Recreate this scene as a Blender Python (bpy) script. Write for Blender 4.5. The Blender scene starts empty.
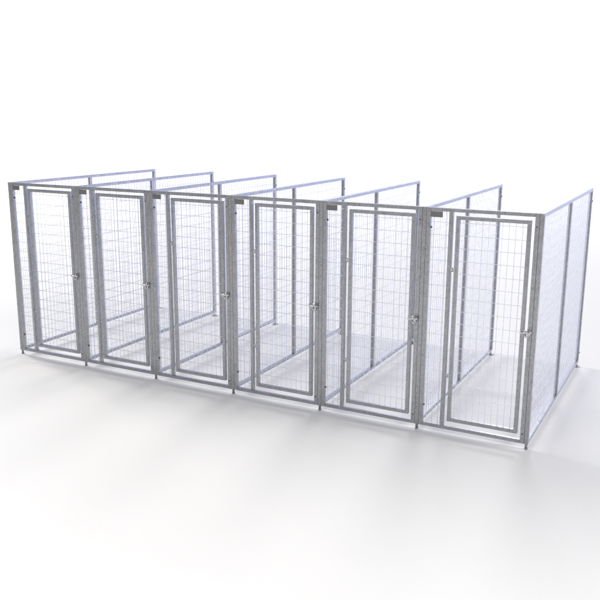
import bpy, bmesh, math, random
from mathutils import Vector, Matrix, Quaternion
random.seed(7)
C = bpy.context.scene.collection
S = bpy.context.scene

# ------------------------------------------------------------------ camera
cam_d = bpy.data.cameras.new("camera")
cam = bpy.data.objects.new("camera", cam_d); C.objects.link(cam)
yaw, pitch, roll = 0.48053, 0.22796, 0.00478
fw = Vector((-math.sin(yaw)*math.cos(pitch), math.cos(yaw)*math.cos(pitch), -math.sin(pitch)))
r0 = Vector((math.cos(yaw), math.sin(yaw), 0)); u0 = r0.cross(fw)
rt = math.cos(roll)*r0 + math.sin(roll)*u0
up = -math.sin(roll)*r0 + math.cos(roll)*u0
m = Matrix((rt, up, -fw)).transposed().to_4x4(); m.translation = Vector((6.5048, -5.9789, 2.5391))
cam.matrix_world = m
cam_d.sensor_width = 36.0; cam_d.lens = 36.0*798.2/600.0
cam_d.clip_start = 0.05; cam_d.clip_end = 500
S.camera = cam

# ------------------------------------------------------------------ studio light
S.view_settings.view_transform = 'Standard'; S.view_settings.look = 'None'
S.view_settings.exposure = 0.03; S.view_settings.gamma = 1.0
w = bpy.data.worlds.new("World"); S.world = w; w.use_nodes = True
nt = w.node_tree; nt.nodes.clear()
def N(t, typ, **kw):
    n = t.nodes.new(typ)
    for k, v in kw.items(): setattr(n, k, v)
    return n
out = N(nt, 'ShaderNodeOutputWorld'); bg = N(nt, 'ShaderNodeBackground'); nt.links.new(bg.outputs[0], out.inputs[0])
tc = N(nt, 'ShaderNodeTexCoord')
def lobe(axis, lo, hi):
    d = N(nt, 'ShaderNodeVectorMath', operation='DOT_PRODUCT')
    nt.links.new(tc.outputs['Generated'], d.inputs[0]); d.inputs[1].default_value = Vector(axis).normalized()
    mr = N(nt, 'ShaderNodeMapRange', interpolation_type='SMOOTHSTEP')
    nt.links.new(d.outputs['Value'], mr.inputs[0]); mr.inputs[1].default_value = lo; mr.inputs[2].default_value = hi
    return mr.outputs[0]
def mixc(f, a, b):
    n = N(nt, 'ShaderNodeMix', data_type='RGBA'); nt.links.new(f, n.inputs[0])
    if isinstance(a, tuple): n.inputs[6].default_value = a
    else: nt.links.new(a, n.inputs[6])
    n.inputs[7].default_value = b
    return n.outputs[2]
def mul(a, b):
    n = N(nt, 'ShaderNodeMath', operation='MULTIPLY'); nt.links.new(a, n.inputs[0]); nt.links.new(b, n.inputs[1]); return n.outputs[0]
UPZ = (0, 0, 1)
BACK = (1.08, 1.08, 1.08, 1); AMB = (0.26, 0.26, 0.26, 1); HIGH = (0.15, 0.15, 0.15, 1)
DARK = (0.12, 0.12, 0.12, 1); BLUE = (0.95, 1.2, 2.5, 1); BAND = (0.85, 1.12, 2.2, 1)
back = lobe((-0.45, 0.9, -0.05), 0.55, 0.8)                     # the white backdrop
c = mixc(back, AMB, BACK)
c = mixc(lobe((0.1, -1, 0.1), 0.3, 0.75), c, DARK)              # world dimmed behind the camera, added to darken the front faces
c = mixc(lobe(UPZ, 0.18, 0.5), c, HIGH)
c = mixc(mul(back, mul(lobe(UPZ, 0.15, 0.26), lobe((0, 0, -1), -0.5, -0.3))), c, BAND)
c = mixc(mul(lobe((0.8, 0.6, 0.05), 0.68, 0.88), lobe((0, 0, -1), -0.36, -0.18)), c, BLUE)   # low cool light from the right
nt.links.new(c, bg.inputs[0]); bg.inputs[1].default_value = 1.0

def area(name, loc, target, size, power, col=(1, 1, 1)):
    l = bpy.data.lights.new(name, 'AREA'); l.shape = 'DISK'; l.size = size; l.energy = power; l.color = col
    o = bpy.data.objects.new(name, l); C.objects.link(o); o.location = loc
    o.rotation_euler = (Vector(target)-Vector(loc)).to_track_quat('-Z', 'Y').to_euler()
    return o
area('added_lamp', (-22, 5, 8), (3, 1, 0), 9, 7600, (1, 0.965, 0.885))  # unseen lamp added low at the left so the meshes shade the floor
area('added_lamp', (32, 5, 9), (3, 1, 0), 9, 6000, (1, 0.97, 0.93))  # unseen lamp added low at the right, for floor shading and side faces
area('added_lamp', (0, 23, 15), (0, 18, 0), 8, 2350, (1, 0.98, 0.94))  # unseen lamp added at the back to whiten the far floor
f = area('added_lamp', (5.6, -7.2, 6.5), (5.6, -7.1, 0), 10, 480, (1, 0.985, 0.955)); f.data.shape = 'RECTANGLE'; f.data.size_y = 2; f.rotation_euler = (0, 0, 0)  # unseen overhead lamp added in front to brighten the foreground floor

# ------------------------------------------------------------------ materials
def mat(name): 
    m = bpy.data.materials.new(name); m.use_nodes = True
    return m, m.node_tree, m.node_tree.nodes['Principled BSDF']
def galv(name, base, metallic, rough, var=0.12, scale=45):
    m, t, b = mat(name)
    co = N(t, 'ShaderNodeTexCoord'); oi = N(t, 'ShaderNodeObjectInfo')
    ad = N(t, 'ShaderNodeVectorMath', operation='ADD'); mu = N(t, 'ShaderNodeVectorMath', operation='SCALE')
    cb = N(t, 'ShaderNodeCombineXYZ')
    for k in range(3): t.links.new(oi.outputs['Random'], cb.inputs[k])
    t.links.new(cb.outputs[0], mu.inputs[0]); mu.inputs['Scale'].default_value = 37.0
    t.links.new(co.outputs['Object'], ad.inputs[0]); t.links.new(mu.outputs[0], ad.inputs[1])
    v = N(t, 'ShaderNodeTexVoronoi'); v.inputs['Scale'].default_value = scale*2
    n = N(t, 'ShaderNodeTexNoise'); n.inputs['Scale'].default_value = scale*.35; n.inputs['Detail'].default_value = 5
    t.links.new(ad.outputs[0], v.inputs[0]); t.links.new(ad.outputs[0], n.inputs[0])
    bw = N(t, 'ShaderNodeRGBToBW'); t.links.new(v.outputs['Color'], bw.inputs[0])
    mx = N(t, 'ShaderNodeMix'); mx.inputs[0].default_value = .5
    t.links.new(bw.outputs[0], mx.inputs[2]); t.links.new(n.outputs[0], mx.inputs[3])
    mr = N(t, 'ShaderNodeMapRange'); t.links.new(mx.outputs[0], mr.inputs[0])
    mr.inputs[1].default_value = .25; mr.inputs[2].default_value = .75
    mr.inputs[3].default_value = 1-var*1.6; mr.inputs[4].default_value = 1+var*1.6
    sc = N(t, 'ShaderNodeVectorMath', operation='SCALE'); sc.inputs[0].default_value = base
    t.links.new(mr.outputs[0], sc.inputs['Scale']); t.links.new(sc.outputs[0], b.inputs['Base Color'])
    r2 = N(t, 'ShaderNodeMapRange'); t.links.new(n.outputs[0], r2.inputs[0])
    r2.inputs[3].default_value = rough-.12; r2.inputs[4].default_value = rough+.12
    t.links.new(r2.outputs[0], b.inputs['Roughness'])
    b.inputs['Metallic'].default_value = metallic
    bp = N(t, 'ShaderNodeBump'); bp.inputs['Strength'].default_value = .12; bp.inputs['Distance'].default_value = .002
    t.links.new(n.outputs[0], bp.inputs['Height']); t.links.new(bp.outputs[0], b.inputs['Normal'])
    return m
GALV = galv('galvanised_tube', (0.40, 0.405, 0.43), 0.6, 0.36, .13)
WIRE = galv('galvanised_wire', (0.72, 0.735, 0.84), 0.35, 0.40, .06)
ZINC = galv('bright_zinc', (0.66, 0.66, 0.67), 0.95, 0.22, .05)
PLATE = galv('dark_plate', (0.19, 0.19, 0.195), 0.2, 0.5, .08)
BOLT = galv('dark_bolt', (0.09, 0.09, 0.10), 0.4, 0.45, .1)
PAD = galv('foot_metal', (0.30, 0.30, 0.31), 0.35, 0.5)
gm, t, b = mat('studio_floor')
n = N(t, 'ShaderNodeTexNoise'); n.inputs['Scale'].default_value = 1.3; n.inputs['Detail'].default_value = 6
co = N(t, 'ShaderNodeTexCoord'); t.links.new(co.outputs['Object'], n.inputs[0])
mr = N(t, 'ShaderNodeMapRange'); t.links.new(n.outputs[0], mr.inputs[0]); mr.inputs[3].default_value = .885; mr.inputs[4].default_value = .905
cb = N(t, 'ShaderNodeCombineColor')
for k in range(3): t.links.new(mr.outputs[0], cb.inputs[k])
t.links.new(cb.outputs[0], b.inputs['Base Color']); b.inputs['Roughness'].default_value = .55; b.inputs['Specular IOR Level'].default_value = .15

# ------------------------------------------------------------------ mesh helpers
class MB:
    def __init__(s): s.v = []; s.f = []; s.sm = []
    def _add(s, vs, fs, smooth=False):
        o = len(s.v); s.v += [tuple(p) for p in vs]
        for f in fs: s.f.append(tuple(i+o for i in f)); s.sm.append(smooth)
    def tube(s, lo, hi, b=.003):
        """box with bevelled edges, as a rolled square tube"""
        bm = bmesh.new(); bmesh.ops.create_cube(bm, size=1)
        for v in bm.verts:
            for k in range(3): v.co[k] = (lo[k]+hi[k])/2 + v.co[k]*(hi[k]-lo[k])
        if b: bmesh.ops.bevel(bm, geom=bm.edges[:], offset=b, segments=2, profile=.5, affect='EDGES')
        bm.verts.index_update()
        s._add([v.co[:] for v in bm.verts], [[v.index for v in f.verts] for f in bm.faces]); bm.free()
        return s
    def rod(s, a, b_, r, n=8, r2=None):
        a, b_ = Vector(a), Vector(b_); r2 = r if r2 is None else r2
        q = (b_-a).to_track_quat('Z', 'Y')
        ring = [q @ Vector((math.cos(2*math.pi*k/n), math.sin(2*math.pi*k/n), 0)) for k in range(n)]
        vs = [a+p*r for p in ring]+[b_+p*r2 for p in ring]
        fs = [(k, (k+1) % n, n+(k+1) % n, n+k) for k in range(n)]
        o = len(s.v); s._add(vs, fs, n > 6)
        s._add([], []); s.f.append(tuple(o+k for k in reversed(range(n)))); s.f.append(tuple(o+n+k for k in range(n))); s.sm += [False, False]
        return s
    def arc(s, pts, r, n=8):
        """round bar swept along a polyline"""
        pts = [Vector(p) for p in pts]; rings = []
        for i, p in enumerate(pts):
            d = (pts[min(i+1, len(pts)-1)]-pts[max(i-1, 0)]).normalized(); q = d.to_track_quat('Z', 'Y')
            rings.append([p + q @ Vector((math.cos(2*math.pi*k/n)*r, math.sin(2*math.pi*k/n)*r, 0)) for k in range(n)])
        # align rings to the first so the sweep does not twist
        for i in range(1, len(rings)):
            best = min(range(n), key=lambda s_: (rings[i][s_]-rings[i-1][0]-(pts[i]-pts[i-1])).length)
            rings[i] = rings[i][best:]+rings[i][:best]
        vs = [v for rg in rings for v in rg]; fs = []
        for i in range(len(rings)-1):
            for k in range(n): fs.append((i*n+k, i*n+(k+1) % n, (i+1)*n+(k+1) % n, (i+1)*n+k))
        fs += [tuple(reversed(range(n))), tuple((len(rings)-1)*n+k for k in range(n))]
        s._add(vs, fs, True); return s
    def ball(s, c, r):
        bm = bmesh.new(); bmesh.ops.create_uvsphere(bm, u_segments=14, v_segments=9, radius=r); bm.verts.index_update()
        s._add([(v.co+Vector(c))[:] for v in bm.verts], [[v.index for v in f.verts] for f in bm.faces], True); bm.free(); return s
    def build(s, name, m, parent=None):
        me = bpy.data.meshes.new(name); me.from_pydata(s.v, [], s.f); me.update()
        me.polygons.foreach_set('use_smooth', s.sm)
        me.materials.append(m)
        o = bpy.data.objects.new(name, me); C.objects.link(o)
        if parent: o.parent = parent
        return o
def thing(name, loc, label, cat, group):
    o = bpy.data.objects.new(name, None); C.objects.link(o); o.location = loc; o.empty_display_size = .1
    o['label'] = label; o['category'] = cat; o['group'] = group
    return o
def copy_tree(o, parent=None):
    c = o.copy(); C.objects.link(c)
    if parent: c.parent = parent
    for ch in list(o.children): copy_tree(ch, c)
    return c

# ------------------------------------------------------------------ setting
bm = bmesh.new(); bmesh.ops.create_circle(bm, cap_ends=True, segments=128, radius=22)
me = bpy.data.meshes.new('ground'); bm.to_mesh(me); bm.free(); me.materials.append(gm)
g = bpy.data.objects.new('ground', me); C.objects.link(g); g['kind'] = 'structure'

# ------------------------------------------------------------------ dimensions (metres)
W, D = .8978, 2.391             # bay width, partition depth
T = .033; h = T/2; R = .028     # square tube; height of the rails
Z0, Z1 = .046, 1.846            # underside of the bottom rail, top of the top rail
WR = .0022                      # wire radius
def wires(axis, a0, a1, z0, z1, y, da=.05, dz=.1, z_first=None, a_first=None):
    """welded mesh; axis 'x' or 'y' is the direction along the panel, y the offset across it"""
    m_ = MB()
    P = (lambda a, o, z: (a, o, z)) if axis == 'x' else (lambda a, o, z: (o, a, z))
    a = a0+da*.5 if a_first is None else a_first
    while a < a1-.004:
        m_.rod(P(a, y, z0-.004), P(a, y, z1+.004), WR, 6); a += da
    z = z0+dz*.6 if z_first is None else z_first
    while z < z1-.01:
        m_.rod(P(a0-.004, y-WR*1.8, z), P(a1+.004, y-WR*1.8, z), WR, 6); z += dz
    return m_

# ------------------------------------------------------------------ partition (runs front to back)
def make_partition():
    t = thing('kennel_side_panel', (0, 0, 0), '', 'kennel panel', 'kennel side partitions')
    MB().tube((-h, h, Z1-R), (h, D-h, Z1)).build('top_rail', GALV, t)
    MB().tube((-h, h, Z0), (h, D-h, Z0+R)).build('bottom_rail', GALV, t)
    ym = D*.5
    for y, z0, z1 in ((0, Z0, Z1), (ym, Z0+R, Z1-R), (D, Z0, Z1)):
        MB().tube((-h, y-h, z0), (h, y+h, z1)).build('upright', GALV, t)
    wires('y', h, ym-h, Z0+R, Z1-R, 0).build('wire_mesh', WIRE, t)
    wires('y', ym+h, D-h, Z0+R, Z1-R, 0).build('wire_mesh', WIRE, t)
    # adjustable feet
    f = MB().rod((0, 0, .0), (0, 0, .012), .0135, 16).rod((0, 0, .010), (0, 0, Z0+.004), .0115, 12); f.build('foot', PAD, t)
    f = MB().rod((0, D, .0), (0, D, .008), .034, 20).rod((0, D, .006), (0, D, Z0+.004), .011, 12); f.build('foot', PAD, t)
    for y, z in ((D, .155), (D, 1.72)):
        MB().rod((h-.002, y, z), (h+.006, y, z), .008, 6).build('bolt', BOLT, t)
    return t

# ------------------------------------------------------------------ front with its door
XL0 = h+.0009; XL1 = XL0+T      # left upright
XR1 = W-XL0; XR0 = XR1-T        # right upright
JX0, JX1 = .198, .198+.030         # jamb beside the door
DX0, DX1 = .2550, .8220         # door, outside
DZ0, DZ1 = .119, 1.791
DT = .029
def make_front():
    t = thing('kennel_gate', (0, 0, 0), '', 'kennel gate', 'kennel gate panels')
    MB().tube((XL1, -h, Z1-R), (XR0, h, Z1)).build('top_rail', GALV, t)
    MB().tube((XL1, -h, Z0), (XR0, h, Z0+R)).build('bottom_rail', GALV, t)
    MB().tube((XL0, -h, Z0), (XL1, h, Z1)).build('upright', GALV, t)
    MB().tube((XR0, -h, Z0), (XR1, h, Z1)).build('upright', GALV, t)
    MB().tube((JX0, -h, Z0+R), (JX1, h, Z1-R)).build('door_jamb', GALV, t)
    wires('x', XL1, JX0, Z0+R, Z1-R, 0, a_first=XL1+.024).build('side_mesh', WIRE, t)
    # dark plate in the corner under the rail
    p = MB().tube((XL1+.001, -h-.004, Z1-R-.046), (XL1+.098, -h+.001, Z1-R-.001), .0012).build('name_plate', PLATE, t)
    # bolts that tie the front to its neighbours
    for x, z in ((XL1, .225), (XL1, 1.69)):
        MB().rod((x-.002, -.002, z), (x+.007, -.002, z), .009, 6).rod((x, -.002, z), (x+.012, -.002, z), .004, 8).build('bolt', BOLT, t)
    for z in (.126, 1.745):
        MB().rod((XR0+h, -h+.001, z), (XR0+h, -h-.004, z), .006, 6).build('bolt', BOLT, t)
    # striker on the right upright
    s = MB()
    s.tube((XR0-.001, -h-.004, .925), (XR1, -h-.0005, .975), .001)
    s.arc([(XR0+.008, -h-.003, .962), (XR0+.008, -h-.018, .962), (XR0+.012, -h-.022, .962), (XR0+.024, -h-.022, .962), (XR0+.028, -h-.018, .962), (XR0+.028, -h-.003, .962)], .003)
    s.build('striker', GALV, t)
    # door
    d = MB()
    d.tube((DX0, -h, DZ0), (DX0+DT, h, DZ1)).tube((DX1-DT, -h, DZ0), (DX1, h, DZ1))
    d.tube((DX0+DT, -h, DZ1-DT), (DX1-DT, h, DZ1)).tube((DX0+DT, -h, DZ0), (DX1-DT, h, DZ0+DT))
    d = d.build('door', GALV, t)
    wires('x', DX0+DT, DX1-DT, DZ0+DT, DZ1-DT, 0, z_first=DZ0+DT+.09, a_first=DX0+DT+.026).build('wire_mesh', WIRE, d)
    for z in (.505, 1.368):
        xm = (JX1+DX0)/2
        MB().rod((xm, -.006, z-.016), (xm, -.006, z+.016), .0075, 12).tube((JX1-.001, -.009, z-.010), (xm, -.003, z+.010), .001).tube((xm, -.009, z-.010), (DX0+.001, -.003, z+.010), .001).build('hinge', ZINC, d)
    # gravity fork latch: collar on the stile, bar over the gap, fork hanging behind the upright
    l = MB(); zc = .942; xs = DX1-DT
    l.tube((xs-.003, -h-.005, zc-.016), (DX1+.003, h+.005, zc+.016), .003)
    l.ball((xs+.010, -h-.012, zc+.002), .010)
    l.rod((xs+.004, -h-.012, zc+.002), (DX1+.050, -h-.014, zc+.004), .008, 12)
    l.ball((DX1+.014, -h-.014, zc+.002), .0145); l.ball((DX1+.050, -h-.014, zc+.004), .0105)
    cx = DX1+.024
    l.arc([(cx-.012, -h-.014, zc), (cx-.012, -h-.016, zc-.016), (cx-.006, -h-.017, zc-.030), (cx+.004, -h-.017, zc-.036), (cx+.013, -h-.017, zc-.030), (cx+.017, -h-.016, zc-.016), (cx+.016, -h-.014, zc)], .006)
    l.tube((cx-.010, -h-.010, zc-.028), (cx+.014, -h-.004, zc-.004), .002)
    l.build('latch', ZINC, d)
    return t

fl = ['leftmost kennel gate panel, at the far left end, with closed wire mesh door',
      'second kennel gate panel from the left, closed wire mesh door and dark corner plate',
      'third kennel gate panel from the left, closed wire mesh door and dark corner plate',
      'third kennel gate panel from the right, closed wire mesh door and dark corner plate',
      'second kennel gate panel from the right, closed wire mesh door and dark corner plate',
      'nearest and rightmost kennel gate panel, with the largest closed wire mesh door']
src = make_front()
for i in range(6):
    o = src if i == 0 else copy_tree(src)
    o.location = (i*W, 0, 0); o['label'] = fl[i]
pl = ['farthest left galvanised mesh side panel, outer wall of the leftmost kennel',
      'mesh partition between the leftmost and second kennel doors',
      'mesh partition between the second and third kennel doors from the left',
      'mesh partition in the middle of the row, three kennel doors either side',
      'mesh partition between the third and second kennel doors from the right',
      'mesh partition between the last two kennel doors at the right',
      'nearest galvanised mesh side panel, outer wall at the right end of the row']
src = make_partition()
for i in range(7):
    o = src if i == 0 else copy_tree(src)
    o.location = (i*W, 0, 0); o['label'] = pl[i]
